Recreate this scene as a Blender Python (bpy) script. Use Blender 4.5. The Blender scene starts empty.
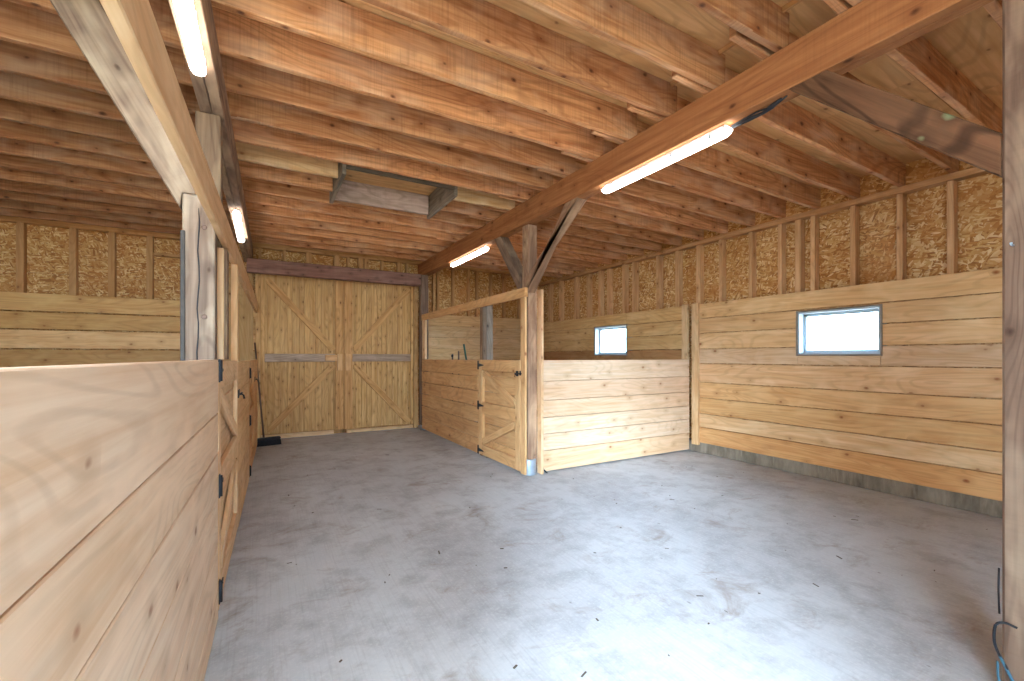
import bpy, bmesh, math, random
from mathutils import Matrix, Vector
R = random.Random(7)
S = bpy.context.scene
col = S.collection

# ------------------------------------------------------------------ materials
def new_mat(name):
    m = bpy.data.materials.new(name); m.use_nodes = True
    nt = m.node_tree; nt.nodes.clear()
    out = nt.nodes.new('ShaderNodeOutputMaterial'); b = nt.nodes.new('ShaderNodeBsdfPrincipled')
    nt.links.new(b.outputs[0], out.inputs[0])
    return m, nt, b
def N(nt, t, **kw):
    n = nt.nodes.new(t)
    for k, v in kw.items():
        if k.startswith('i_'):
            key = k[2:]
            key = int(key) if key.isdigit() else key.replace('_', ' ')
            n.inputs[key].default_value = v
        else: setattr(n, k, v)
    return n
def ramp(nt, src, stops, interp='LINEAR'):
    r = nt.nodes.new('ShaderNodeValToRGB'); r.color_ramp.interpolation = interp
    e = r.color_ramp.elements
    while len(e) < len(stops): e.new(0.5)
    for i, (p, c) in enumerate(stops):
        e[i].position = p
        e[i].color = (c, c, c, 1) if isinstance(c, (int, float)) else (c[0], c[1], c[2], 1)
    nt.links.new(src, r.inputs[0]); return r.outputs[0]
def mix(nt, a, b, fac, mode='MIX'):
    m = nt.nodes.new('ShaderNodeMix'); m.data_type = 'RGBA'; m.blend_type = mode
    for s, v in ((m.inputs[0], fac), (m.inputs[6], a), (m.inputs[7], b)):
        if hasattr(v, 'is_output'): nt.links.new(v, s)
        elif isinstance(v, (int, float)): s.default_value = v
        else: s.default_value = (v[0], v[1], v[2], 1)
    return m.outputs[2]
def mapped(nt, uv, scale, rot=0):
    m = nt.nodes.new('ShaderNodeMapping'); m.inputs['Scale'].default_value = scale
    m.inputs['Rotation'].default_value = (0, 0, rot); nt.links.new(uv, m.inputs[0]); return m.outputs[0]
def noise(nt, vec, scale=1, detail=4, rough=.55, dist=0):
    n = N(nt, 'ShaderNodeTexNoise'); n.inputs['Scale'].default_value = scale; n.inputs['Detail'].default_value = detail
    n.inputs['Roughness'].default_value = rough; n.inputs['Distortion'].default_value = dist
    nt.links.new(vec, n.inputs['Vector']); return n.outputs['Fac']
def bump(nt, b, h, strength, dist=.004):
    n = N(nt, 'ShaderNodeBump'); n.inputs['Strength'].default_value = strength; n.inputs['Distance'].default_value = dist
    nt.links.new(h, n.inputs['Height']); nt.links.new(n.outputs[0], b.inputs['Normal'])

def wood(name, base, dark, rings=.35, knots=.5, saw=0, blotch=None, blotch_amt=.5, rough=.75, knotcol=None, ks=(3.5, 5.2, 1)):
    m, nt, b = new_mat(name)
    uvn = N(nt, 'ShaderNodeUVMap'); uv = uvn.outputs[0]
    streak = noise(nt, mapped(nt, uv, (1.3, 26, 1)), 1, 5, .6, .3)
    fine = noise(nt, mapped(nt, uv, (6, 160, 1)), 1, 3, .6)
    # cathedral rings: distorted bands of a long stretched field
    fld = noise(nt, mapped(nt, uv, (.55, 3.2, 1)), 1, 2, .4, .5)
    mul = N(nt, 'ShaderNodeMath', operation='MULTIPLY'); nt.links.new(fld, mul.inputs[0]); mul.inputs[1].default_value = 120
    sn = N(nt, 'ShaderNodeMath', operation='SINE'); nt.links.new(mul.outputs[0], sn.inputs[0])
    ring = ramp(nt, sn.outputs[0], [(.25, 0.0), (.95, 1.0)])
    c = mix(nt, base, dark, ramp(nt, streak, [(.35, 0.0), (.72, 1.0)]))
    c = mix(nt, c, tuple(x * .72 for x in dark), mix(nt, (0, 0, 0), ring, rings))
    if blotch:
        bl = noise(nt, mapped(nt, uv, (2.2, 5, 1)), 1, 3, .6, .4)
        c = mix(nt, c, blotch, mix(nt, (0, 0, 0), ramp(nt, bl, [(.48, 0.0), (.68, 1.0)]), blotch_amt))
    if saw:
        sw = noise(nt, mapped(nt, uv, (75, 1.6, 1)), 1, 3, .7)
        patch = noise(nt, mapped(nt, uv, (2.5, 4, 1)), 1, 2, .5)
        f = mix(nt, (0, 0, 0), mix(nt, (0, 0, 0), ramp(nt, sw, [(.45, 0.0), (.75, 1.0)]), ramp(nt, patch, [(.35, .1), (.6, 1.0)])), saw)
        c = mix(nt, c, tuple(x * .45 for x in dark), f)
    # knots
    kv = mapped(nt, uv, ks)
    vo = N(nt, 'ShaderNodeTexVoronoi'); vo.voronoi_dimensions = '2D'; vo.inputs['Scale'].default_value = 1
    nt.links.new(kv, vo.inputs['Vector'])
    sep = N(nt, 'ShaderNodeSeparateColor'); nt.links.new(vo.outputs['Color'], sep.inputs[0])
    pick = ramp(nt, sep.outputs[0], [(1 - knots - .01, 0.0), (1 - knots, 1.0)])
    kw = noise(nt, mapped(nt, uv, (9, 14, 1)), 1, 3)
    ka = N(nt, 'ShaderNodeMath', operation='MULTIPLY_ADD'); nt.links.new(kw, ka.inputs[0]); ka.inputs[1].default_value = .16; kz = N(nt, 'ShaderNodeMath', operation='MULTIPLY_ADD'); nt.links.new(sep.outputs[1], kz.inputs[0]); kz.inputs[1].default_value = .045; nt.links.new(vo.outputs['Distance'], kz.inputs[2])
    nt.links.new(kz.outputs[0], ka.inputs[2])
    kd = ramp(nt, ka.outputs[0], [(.085, .95), (.13, .6), (.17, 0.0)])
    halo = ramp(nt, vo.outputs['Distance'], [(.08, .5), (.26, 0.0)])
    kc = knotcol or tuple(x * .30 for x in dark)
    c = mix(nt, c, tuple(x * .8 for x in dark), mix(nt, (0, 0, 0), halo, pick))
    c = mix(nt, c, kc, mix(nt, (0, 0, 0), kd, pick))
    at = N(nt, 'ShaderNodeAttribute', attribute_name='tint')
    c = mix(nt, c, at.outputs['Color'], 1.0, 'MULTIPLY')
    nt.links.new(c, b.inputs['Base Color'])
    b.inputs['Roughness'].default_value = rough
    b.inputs['Specular IOR Level'].default_value = .25
    bump(nt, b, mix(nt, fine, streak, .5), .35, .003)
    return m
def lin(h):
    f = lambda v: (v / 255 / 12.92) if v <= 10 else (((v / 255 + .055) / 1.055) ** 2.4)
    return tuple(f(int(h[i:i + 2], 16)) for i in (0, 2, 4))

M = {}
M['joist'] = wood('rough_joist_wood', lin('e8ae7c'), lin('b06c40'), .35, .75, .42, lin('e6c0a0'), .55, .8, lin('4c2412'))
M['joist_dim'] = M['joist']
M['pale_joist'] = wood('pale_joist_wood', lin('e6c293'), lin('cf9c64'), .3, .4, .3, lin('f2dcb8'), .5, .8, lin('8a5226'))
M['beam'] = wood('beam_wood', lin('b37c50'), lin('8e5a36'), .25, .5, .25, None, 0, .75, lin('4a2410'))
M['pine'] = wood('planed_pine', lin('e6c49c'), lin('d0a274'), .30, .38, 0, lin('f2d8b4'), .5, .55, lin('8e5228'))
M['pine_near'] = wood('near_pine', lin('e6cfb6'), lin('d4b08c'), .26, .34, 0, lin('f2d6ba'), .6, .5, lin('96592f'))
M['oldpost'] = wood('weathered_post_wood', lin('97806e'), lin('6e594c'), .4, .35, .1, lin('cdb9a0'), .5, .8, lin('3f2a1c'))
M['greywood'] = wood('grey_weathered_wood', lin('a09386'), lin('786b5e'), .4, .4, .15, lin('b9aaa0'), .5, .85, lin('3c3029'))
M['treated'] = wood('dark_treated_wood', lin('7a543a'), lin('452c1a'), .75, .3, 0, lin('74543a'), .4, .8, lin('7f8260'))
M['door'] = wood('knotty_door_planks', lin('e2bc88'), lin('bd8c54'), .3, .85, 0, lin('cfa468'), .5, .7, lin('5e3818'), (4.2, 8.5, 1))
M['header'] = wood('purple_brown_header', lin('9d7466'), lin('735043'), .3, .7, .2, lin('a98576'), .5, .85, lin('2f1c15'), (4.5, 7, 1))
M['stud'] = wood('stud_wood', lin('d9b083'), lin('bd8a58'), .25, .35, .1, None, 0, .75, lin('6b3d1c'))
M['plywood'] = wood('plywood_deck', lin('f0c088'), lin('d8a064'), .35, .35, 0, lin('d6a267'), .6, .7, lin('7a4a22'))

def osb_mat():
    m, nt, b = new_mat('osb_board')
    uv = N(nt, 'ShaderNodeUVMap').outputs[0]
    nz = N(nt, 'ShaderNodeTexNoise'); nz.inputs['Scale'].default_value = 3.5; nz.inputs['Detail'].default_value = 2
    nt.links.new(uv, nz.inputs['Vector'])
    add = N(nt, 'ShaderNodeVectorMath', operation='MULTIPLY_ADD'); nt.links.new(nz.outputs['Color'], add.inputs[0])
    add.inputs[1].default_value = (.12, .12, 0); nt.links.new(uv, add.inputs[2])
    cols = []
    for i, (sc, rot) in enumerate((((20, 72, 1), .6), ((19, 66, 1), -.9), ((66, 19, 1), .25), ((22, 70, 1), 0.1))):
        vo = N(nt, 'ShaderNodeTexVoronoi'); vo.voronoi_dimensions = '2D'; vo.inputs['Scale'].default_value = 1
        mp = N(nt, 'ShaderNodeMapping'); mp.vector_type = 'TEXTURE'; mp.inputs['Rotation'].default_value = (0, 0, rot)
        mp.inputs['Scale'].default_value = (1 / sc[0], 1 / sc[1], 1); mp.inputs['Location'].default_value = (i * 3.1, i * 1.7, 0)
        nt.links.new(add.outputs[0], mp.inputs[0]); nt.links.new(mp.outputs[0], vo.inputs['Vector'])
        s = N(nt, 'ShaderNodeSeparateColor'); nt.links.new(vo.outputs['Color'], s.inputs[0])
        cols.append((ramp(nt, s.outputs[0], [(0, lin('9a632c')), (.3, lin('bd8240')), (.7, lin('d2a566')), (1, lin('ecd0a0'))]), s.outputs[1]))
    c = mix(nt, cols[0][0], cols[1][0], ramp(nt, cols[1][1], [(.48, 0.0), (.52, 1.0)]))
    c = mix(nt, c, cols[2][0], ramp(nt, cols[2][1], [(.64, 0.0), (.68, 1.0)]))
    c = mix(nt, c, cols[3][0], ramp(nt, cols[3][1], [(.64, 0.0), (.68, 1.0)]))
    big = noise(nt, mapped(nt, uv, (3, 2, 1)), 1, 3)
    c = mix(nt, c, lin('b8793a'), ramp(nt, big, [(.45, 0.0), (.75, .6)]))
    at = N(nt, 'ShaderNodeAttribute', attribute_name='tint')
    c = mix(nt, c, at.outputs['Color'], 1.0, 'MULTIPLY')
    nt.links.new(c, b.inputs['Base Color']); b.inputs['Roughness'].default_value = .7
    bump(nt, b, cols[0][1], .3, .003)
    return m
M['osb'] = osb_mat()

def concrete_mat():
    m, nt, b = new_mat('broomed_concrete')
    tc = N(nt, 'ShaderNodeTexCoord').outputs['Object']
    big = noise(nt, mapped(nt, tc, (.8, .8, .8)), 1, 4, .6, .3)
    mid = noise(nt, mapped(nt, tc, (5, 5, 5)), 1, 6, .65, .2)
    fine = noise(nt, mapped(nt, tc, (60, 60, 60)), 1, 4, .7)
    br = noise(nt, mapped(nt, tc, (90, 2.2, 1)), 1, 3, .6)
    c = mix(nt, lin('c4c4c4'), lin('aaa8a8'), ramp(nt, big, [(.35, 0.0), (.7, 1.0)]))
    c = mix(nt, c, lin('8f8a88'), ramp(nt, mid, [(.45, 0.0), (.75, .75)]))
    c = mix(nt, c, lin('d4d0cc'), ramp(nt, fine, [(.5, 0.0), (.8, .5)]))
    c = mix(nt, c, lin('77706a'), ramp(nt, br, [(.5, 0.0), (.8, .22)]))
    st = noise(nt, mapped(nt, tc, (2.6, 3.4, 1)), 1, 6, .7, .6)
    c = mix(nt, c, lin('86705f'), ramp(nt, st, [(.56, 0.0), (.70, .55)]))
    vo = N(nt, 'ShaderNodeTexVoronoi'); vo.inputs['Scale'].default_value = 1
    nt.links.new(mapped(nt, tc, (5, 3.5, 1)), vo.inputs['Vector'])
    wob = noise(nt, mapped(nt, tc, (25, 25, 25)), 1, 2)
    sm = N(nt, 'ShaderNodeMath', operation='MULTIPLY_ADD'); nt.links.new(wob, sm.inputs[0]); sm.inputs[1].default_value = .12
    nt.links.new(vo.outputs['Distance'], sm.inputs[2])
    c = mix(nt, c, lin('5e5048'), ramp(nt, sm.outputs[0], [(.075, .5), (.1, 0.0)]))
    nt.links.new(c, b.inputs['Base Color']); b.inputs['Roughness'].default_value = .8
    b.inputs['Specular IOR Level'].default_value = .3
    bump(nt, b, mix(nt, fine, br, .5), .35, .003)
    return m
M['concrete'] = concrete_mat()
def curb_mat():
    m, nt, b = new_mat('dark_curb_concrete')
    tc = N(nt, 'ShaderNodeTexCoord').outputs['Object']
    a = noise(nt, mapped(nt, tc, (6, 6, 2)), 1, 5, .65); d = noise(nt, mapped(nt, tc, (1, 22, 2.5)), 1, 4, .6)
    c = mix(nt, lin('9a8c7a'), lin('5e5242'), ramp(nt, a, [(.35, 0.0), (.7, 1.0)]))
    c = mix(nt, c, lin('b3a794'), ramp(nt, d, [(.55, 0.0), (.8, .6)]))
    nt.links.new(c, b.inputs['Base Color']); b.inputs['Roughness'].default_value = .9
    bump(nt, b, a, .5, .006); return m
M['curb'] = curb_mat()
def plain(name, c, rough=.5, metal=0, var=.12, scale=18):
    m, nt, b = new_mat(name)
    tc = N(nt, 'ShaderNodeTexCoord').outputs['Object']
    n = noise(nt, mapped(nt, tc, (scale,) * 3), 1, 3)
    nt.links.new(mix(nt, c, tuple(x * (1 - 2 * var) for x in c), n), b.inputs['Base Color'])
    b.inputs['Roughness'].default_value = rough; b.inputs['Metallic'].default_value = metal; return m
M['black'] = plain('black_iron', lin('23242a'), .5, .3)
M['galv'] = plain('galvanized_steel', lin('b9c6d2'), .45, .4, .2)
M['darksteel'] = plain('dark_steel_strap', lin('4f463f'), .7, 0, .35)
M['white_frame'] = plain('white_vinyl', lin('b4c2cc'), .4, 0, .04)
M['white_metal'] = plain('white_enamel', lin('e6e6e4'), .35, 0, .04)
M['brush'] = plain('dark_bristles', lin('20242c'), .8)
M['handle'] = plain('brown_handle', lin('6e5140'), .6)
M['green'] = plain('green_plastic', lin('1c5a48'), .4)
M['bluecable'] = plain('blue_cable', lin('3d6a7e'), .4)
M['gravel'] = plain('pale_gravel', lin('c8b79f'), .95, 0, .2, 6)
M['crumb'] = plain('dry_crumbs', lin('6b5d50'), .9, 0, .3)
def emit(name, c, s):
    m = bpy.data.materials.new(name); m.use_nodes = True; nt = m.node_tree; nt.nodes.clear()
    o = nt.nodes.new('ShaderNodeOutputMaterial'); e = nt.nodes.new('ShaderNodeEmission')
    e.inputs[0].default_value = (*c, 1); e.inputs[1].default_value = s; nt.links.new(e.outputs[0], o.inputs[0]); return m
M['tube'] = emit('lit_fluorescent_diffuser', (1, .97, .93), 17.0)
def glass():
    m, nt, b = new_mat('window_glass')
    b.inputs['Transmission Weight'].default_value = 1; b.inputs['Roughness'].default_value = 0; b.inputs['IOR'].default_value = 1.0
    b.inputs['Base Color'].default_value = (.96, .98, 1, 1); return m
M['glass'] = glass()

# ------------------------------------------------------------------ mesh builder
class MB:
    def __init__(s):
        s.bm = bmesh.new(); s.uv = s.bm.loops.layers.uv.new('UVMap'); s.cl = s.bm.loops.layers.float_color.new('tint')
    def _finish(s, bm2, mat, tint):
        """bm2: local mesh with long axis X.  UV from local coords (metres), random offset per piece."""
        uvl = s.uv; ox, oy = R.uniform(0, 60), R.uniform(0, 60)
        vm = {}
        for v in bm2.verts: vm[v] = s.bm.verts.new(mat @ v.co)
        for f in bm2.faces:
            nf = s.bm.faces.new([vm[v] for v in f.verts]); n = f.normal
            ax = max(range(3), key=lambda i: abs(n[i]))
            for lp, l0 in zip(nf.loops, f.loops):
                p = l0.vert.co
                if ax == 2: u, v = p.x, p.y
                elif ax == 1: u, v = p.x, p.z + 3.3
                else: u, v = p.y * .6, p.z + 7.7
                lp[uvl].uv = (u + ox, v + oy); lp[s.cl] = (*tint, 1)
        bm2.free()
    def box(s, lo, hi, long=None, tint=None, bev=.003, rot=None, mat=None):
        """axis-aligned box; long axis 0/1/2 decides the grain"""
        lo = Vector(lo); hi = Vector(hi)
        for i in range(3):
            if lo[i] > hi[i]: lo[i], hi[i] = hi[i], lo[i]
        d = hi - lo; c = (lo + hi) / 2
        if long is None: long = max(range(3), key=lambda i: d[i])
        perm = {0: Matrix(((1, 0, 0), (0, 1, 0), (0, 0, 1))), 1: Matrix(((0, 1, 0), (1, 0, 0), (0, 0, -1))), 2: Matrix(((0, 0, 1), (0, 1, 0), (-1, 0, 0)))}[long]
        # perm maps local -> world
        perm = {0: Matrix.Identity(3), 1: Matrix(((0, -1, 0), (1, 0, 0), (0, 0, 1))), 2: Matrix(((0, 0, -1), (0, 1, 0), (1, 0, 0)))}[long]
        ld = [abs(x) for x in (perm.transposed() @ d)]
        b2 = bmesh.new(); bmesh.ops.create_cube(b2, size=1)
        for v in b2.verts: v.co = Vector((v.co.x * ld[0], v.co.y * ld[1], v.co.z * ld[2]))
        bv = min(bev, min(ld) * .3)
        if bv > 0: bmesh.ops.bevel(b2, geom=list(b2.edges), offset=bv, segments=1, affect='EDGES')
        b2.normal_update()
        mt = Matrix.Translation(c) @ perm.to_4x4()
        if rot is not None: mt = Matrix.Translation(c) @ rot @ perm.to_4x4()
        if mat is not None: mt = mat @ mt
        s._finish(b2, mt, tint or vary())
        return s
    def prism(s, poly, t, frame, tint=None, bev=.003):
        """poly in local (x long, z), thickness t along local y; frame maps local to world"""
        b2 = bmesh.new(); h = t / 2
        a = [b2.verts.new((p[0], -h, p[1])) for p in poly]; b = [b2.verts.new((p[0], h, p[1])) for p in poly]
        b2.faces.new(a); b2.faces.new(b[::-1]); n = len(poly)
        for i in range(n): b2.faces.new((a[i], b[i], b[(i + 1) % n], a[(i + 1) % n]))
        bmesh.ops.recalc_face_normals(b2, faces=b2.faces)
        if bev: 
            ed = [e for e in b2.edges if e.calc_face_angle(0) > .6]
            bmesh.ops.bevel(b2, geom=ed, offset=bev, segments=1, affect='EDGES')
        b2.normal_update(); s._finish(b2, frame, tint or vary()); return s
    def tube(s, pts, r, seg=10, tint=(1, 1, 1), caps=True):
        pts = [Vector(p) for p in pts]; rs = r if isinstance(r, (list, tuple)) else [r] * len(pts)
        rings = []
        for i, p in enumerate(pts):
            d = (pts[min(i + 1, len(pts) - 1)] - pts[max(i - 1, 0)]).normalized()
            up = Vector((0, 0, 1)) if abs(d.z) < .9 else Vector((1, 0, 0))
            a = d.cross(up).normalized(); b = d.cross(a)
            rings.append([s.bm.verts.new(p + rs[i] * (math.cos(2 * math.pi * k / seg) * a + math.sin(2 * math.pi * k / seg) * b)) for k in range(seg)])
        fs = []
        for i in range(len(rings) - 1):
            for k in range(seg):
                fs.append(s.bm.faces.new((rings[i][k], rings[i][(k + 1) % seg], rings[i + 1][(k + 1) % seg], rings[i + 1][k])))
        if caps: fs.append(s.bm.faces.new(rings[0][::-1])); fs.append(s.bm.faces.new(rings[-1]))
        for f in fs:
            if len(f.verts) == 4: f.smooth = True
            for l in f.loops: l[s.uv].uv = (l.vert.co.z, l.vert.co.x); l[s.cl] = (*tint, 1)
        return s
    def build(s, name, mat, parent=None, origin=None):
        s.bm.normal_update()
        bmesh.ops.recalc_face_normals(s.bm, faces=s.bm.faces)
        me = bpy.data.meshes.new(name)
        if origin is None and parent is None and len(s.bm.verts):
            xs = [v.co for v in s.bm.verts]
            origin = Vector(((min(v.x for v in xs) + max(v.x for v in xs)) / 2, (min(v.y for v in xs) + max(v.y for v in xs)) / 2, min(v.z for v in xs)))
        if parent is not None:
            off = -parent.matrix_world.translation if False else -Vector(parent['_o'] if '_o' in parent else (0, 0, 0))
            for v in s.bm.verts: v.co += off
        elif origin is not None:
            origin = Vector(origin)
            for v in s.bm.verts: v.co -= origin
        s.bm.to_mesh(me); s.bm.free(); me.materials.append(mat)
        o = bpy.data.objects.new(name, me); col.objects.link(o)
        if parent is not None: o.parent = parent; o['_o'] = tuple(parent['_o']) if '_o' in parent else (0., 0., 0.)
        else:
            o.location = origin or (0, 0, 0); o['_o'] = tuple(origin) if origin is not None else (0., 0., 0.)
        return o
def smooth(pts, n=5):
    P = [Vector(p) for p in pts]; P = [P[0] * 2 - P[1]] + P + [P[-1] * 2 - P[-2]]; out = []
    for i in range(1, len(P) - 2):
        for k in range(n):
            t = k / n; a, b, c, d = P[i - 1:i + 3]
            out.append(.5 * ((2 * b) + (c - a) * t + (2 * a - 5 * b + 4 * c - d) * t * t + (3 * b - a - 3 * c + d) * t ** 3))
    return out + [P[-2]]
def scale_tint(t, a, b):
    k = R.uniform(a, b); return tuple(c * k for c in t)
def vary(a=.10, h=.03):
    k = 1 - R.uniform(0, a); w = R.uniform(-h, h)
    return (k, k * (1 - abs(w) * .5 + w * .5), k * (1 + w - h))
def tag(o, label, cat, group=None):
    o['label'] = label; o['category'] = cat
    if group: o['group'] = group
    return o
def struct(o): o['kind'] = 'structure'; return o
def thing(name, loc, label, cat, group=None):
    o = bpy.data.objects.new(name, None); o.location = loc; o.empty_display_size = .1; col.objects.link(o); o['_o'] = tuple(loc)
    return tag(o, label, cat, group)
def T(h, k=1.0): c = lin(h); return tuple(min(1.3, x * k) for x in c)

# ------------------------------------------------------------------ key planes
XW = 4.96        # face of the boards on the right wall
YB = 7.75        # studs face of back wall
XR = 2.35        # aisle face of right stall
YF = 3.93        # front face of right stall
XL = -3.4
ZB = 2.66        # underside of beams
ZJ = 2.894       # underside of aisle joists
ZD = 3.115       # deck
YN = -1.15       # front of barn (behind the camera)
def xl(y): return -.195 + .025 * (y - 2)     # aisle face of the left stall row

# ------------------------------------------------------------------ floor, ground
m = MB(); m.box((XL, YN - .2, -.12), (5.15, YB + .15, 0), 1, (1, 1, 1), 0)
struct(m.build('floor', M['concrete']))
m = MB(); m.box((-40, -45, -.32), (45, 45, -.121), 1, (1, 1, 1), 0)
struct(m.build('ground', M['gravel']))

# ------------------------------------------------------------------ helper: boards with openings
def boards(mb, plane, a0, a1, zs, face, th, tints, openings=(), gap=.007, joints=True, bev=.003):
    """plane 'X' or 'Y': face coordinate; boards run along the other axis"""
    for i in range(len(zs) - 1):
        z0, z1 = zs[i] + gap / 2, zs[i + 1] - gap / 2
        spans = [(a0, a1, z0, z1)]
        for (o0, o1, oz0, oz1) in openings:
            ns = []
            for (s0, s1, y0, y1) in spans:
                if oz1 <= y0 or oz0 >= y1 or o1 <= s0 or o0 >= s1: ns.append((s0, s1, y0, y1)); continue
                if s0 < o0: ns.append((s0, o0, y0, y1))
                if o1 < s1: ns.append((o1, s1, y0, y1))
                if y0 < oz0: ns.append((max(s0, o0), min(s1, o1), y0, oz0))
                if oz1 < y1: ns.append((max(s0, o0), min(s1, o1), oz1, y1))
            spans = ns
        t = tints[i % len(tints)]
        for (s0, s1, y0, y1) in spans:
            if s1 - s0 < .01 or y1 - y0 < .005: continue
            f = face + R.uniform(0, .007)
            k = R.uniform(.97, 1.02); tt = tuple(x * k for x in t)
            if plane == 'X': mb.box((f, s0, y0), (face + th, s1, y1), 1, tt, bev)
            else: mb.box((s0, f, y0), (s1, face + th, y1), 0, tt, bev)

W1 = (1.86, 2.585, 1.275, 1.725)
W2 = (5.12, 5.88, 1.285, 1.755)
# ------------------------------------------------------------------ right wall
m = MB()
ops = [W1, W2]
boards(m, 'X', YN - .1, YB + .1, [.0, 1.0, 2.2, 3.14], XW + .13, .02, [(1, 1, 1)], ops, .002, bev=0)
wr = struct(m.build('wall_right', M['osb'], origin=(XW + .13, 3, 0)))
m = MB()
zs = [.132, .34, .514, .721, .923, 1.165, 1.355, 1.557, 1.75, 1.945]
tr = [(.97, .76, .52), (1.04, 1.0, .90), (.95, .82, .60), (.98, .86, .66), (1.02, .95, .86), (.93, .91, .92), (1.02, .97, .84), (.99, .93, .78), (1.02, .97, .80)]
boards(m, 'X', YN, 3.80, zs, XW, .034, tr, ops)
m.build('board_cladding', M['pine'], wr)
m = MB()
ts = [(.9, .82, .62)] * 5 + [(.62, .46, .32), (.92, .86, .64), (.96, .9, .68), (.98, .92, .68)]
boards(m, 'X', 4.06, YB - .04, zs, XW, .034, ts, ops)
m.build('board_cladding', M['pine'], wr)
m = MB(); m.box((XW - .025, 3.80, .10), (XW + .02, 3.90, 1.955), 2, (1.0, .96, .84)); m.build('trim_board', M['pine'], wr)
m = MB(); m.box((XW - .03, 3.97, 1.22), (XW + .02, 4.055, 1.955), 2, (1.0, .98, .9)); m.build('trim_board', M['pine'], wr)
m = MB(); 
boards(m, 'X', YN - .1, YB + .1, [-.1, 3.2], XW + .152, .012, [(1, 1, 1)], ops, 0, bev=0); m.build('leak_backing', M['osb'], wr)  # unseen sheet added outside the wall to stop light between boards
m = MB(); m.box((XW + .012, YN, 0), (XW + .125, YB, .14), 1, (1, 1, 1), .006); m.build('concrete_curb', M['curb'], wr)
for (a, b) in [(6.62, 6.45), (6.25, 6.09), (5.90, 5.78), (5.68, 5.56), (5.32, 5.20), (5.09, 4.98), (4.60, 4.50), (4.26, 4.16), (3.92, 3.82), (3.59, 3.50), (3.20, 3.11), (2.85, 2.77), (2.675, 2.575), (2.50, 2.435), (2.145, 2.075), (1.797, 1.713), (1.43, 1.375), (1.03, .985), (.63, .59), (7.05, 6.93), (7.42, 7.3)]:
    # what the camera reads as stud width includes its far side: the stud is the nearer edge
    w = .045 if (a - b) < .095 else .06
    zst = 1.78 if any(q[0] - .06 < b < q[1] + .02 for q in (W1, W2)) else 1.0
    m = MB(); m.box((XW + .04, b, zst), (XW + .128, b + w, 2.725), 2, T('ffffff', R.uniform(1.0, 1.18))); m.build('stud', M['stud'], wr)
m = MB(); m.box((XW + .025, YN, 2.727), (XW + .128, YB, 2.783), 1, (.86, .78, .70)); m.build('top_plate', M['stud'], wr)

def window(n, w):
    y0, y1, z0, z1 = w
    m = MB(); t = .03
    # deep white reveal around the opening
    m.box((XW + .0, y0, z0), (XW + .15, y0 + .018, z1), 2, (1, 1, 1), .002)
    m.box((XW + .0, y1 - .018, z0), (XW + .15, y1, z1), 2, (1, 1, 1), .002)
    m.box((XW + .0, y0, z0), (XW + .15, y1, z0 + .018), 1, (1, 1, 1), .002)
    m.box((XW + .0, y0, z1 - .018), (XW + .15, y1, z1), 1, (1, 1, 1), .002)
    o = struct(m.build('window_%d' % n, M['white_frame']))
    m = MB(); a, b = XW + .085, XW + .125
    m.box((a, y0 + .018, z0 + .018), (b, y0 + .018 + t, z1 - .018), 2, (1, 1, 1), .002)
    m.box((a, y1 - .018 - t, z0 + .018), (b, y1 - .018, z1 - .018), 2, (1, 1, 1), .002)
    m.box((a, y0 + .018, z0 + .018), (b, y1 - .018, z0 + .018 + t), 1, (1, 1, 1), .002)
    m.box((a, y0 + .018, z1 - .018 - t), (b, y1 - .018, z1 - .018), 1, (1, 1, 1), .002)
    m.build('window_sash', M['white_frame'], o)
    m = MB(); m.box((XW + .10, y0 + .04, z0 + .04), (XW + .105, y1 - .04, z1 - .04), 1, (1, 1, 1), 0); m.build('window_pane', M['glass'], o)
    m = MB(); e = .014
    m.box((XW - .006, y0 - e, z0 - e), (XW + .004, y0, z1 + e), 2, (1, 1, 1), .001); m.box((XW - .006, y1, z0 - e), (XW + .004, y1 + e, z1 + e), 2, (1, 1, 1), .001)
    m.box((XW - .006, y0, z0 - e), (XW + .004, y1, z0), 1, (1, 1, 1), .001); m.box((XW - .006, y0, z1), (XW + .004, y1, z1 + e), 1, (1, 1, 1), .001)
    m.build('window_casing', M['greywood'], o)
window(1, W1); window(2, W2)

# ------------------------------------------------------------------ back wall
DZ = 2.49
m = MB()
boards(m, 'Y', XL, -.10, [0, 1.1, 1.97 - .0, 2.32, 3.14], YB + .09, .02, [(.95, .9, .8)], (), .004, bev=0)
boards(m, 'Y', -.10, 2.39, [2.3, 3.14], YB + .09, .02, [(1, 1, .9)], (), .002, bev=0)
boards(m, 'Y', 2.39, 5.15, [0, 1.1, 2.2, 3.14], YB + .09, .02, [(1, .95, .85)], (), .002, bev=0)
wb = struct(m.build('wall_back', M['osb'], origin=(1, YB + .09, 0)))
m = MB()
boards(m, 'Y', XL, -.10, [.1, .33, .56, .80, 1.10, 1.35, 1.595, 1.82, 2.055], YB - .035, .034,
       [(.8, .66, .4), (.95, .85, .65), (.7, .58, .34), (.9, .8, .6), (.62, .50, .30), (1.0, .88, .66), (.78, .64, .38), (.90, .78, .50)], (), .014)
m.build('board_cladding', M['pine'], wb)
m = MB()
boards(m, 'Y', 2.50, 5.05, [.14, .36, .58, .80, 1.0, 1.20, 1.40, 1.61, 1.82, 2.03], YB - .035, .034, [(1.0, .94, .8), (.96, .92, .8), (1.02, .96, .78)], (), .005)
m.build('board_cladding', M['pine'], wb)
m = MB(); m.box((XL, YB + .112, -.1), (5.15, YB + .13, 3.2), 0, (1, 1, 1), 0); m.build('leak_backing', M['osb'], wb)  # unseen sheet added behind the back wall to close light leaks
for x in (-2.62, -2.14, -1.76, -1.36, -.96, -.6):
    m = MB(); m.box((x - .019 - .02, YB, 1.9), (x + .03, YB + .088, 2.93), 2, (.82, .74, .6)); m.build('stud', M['stud'], wb)
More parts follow.
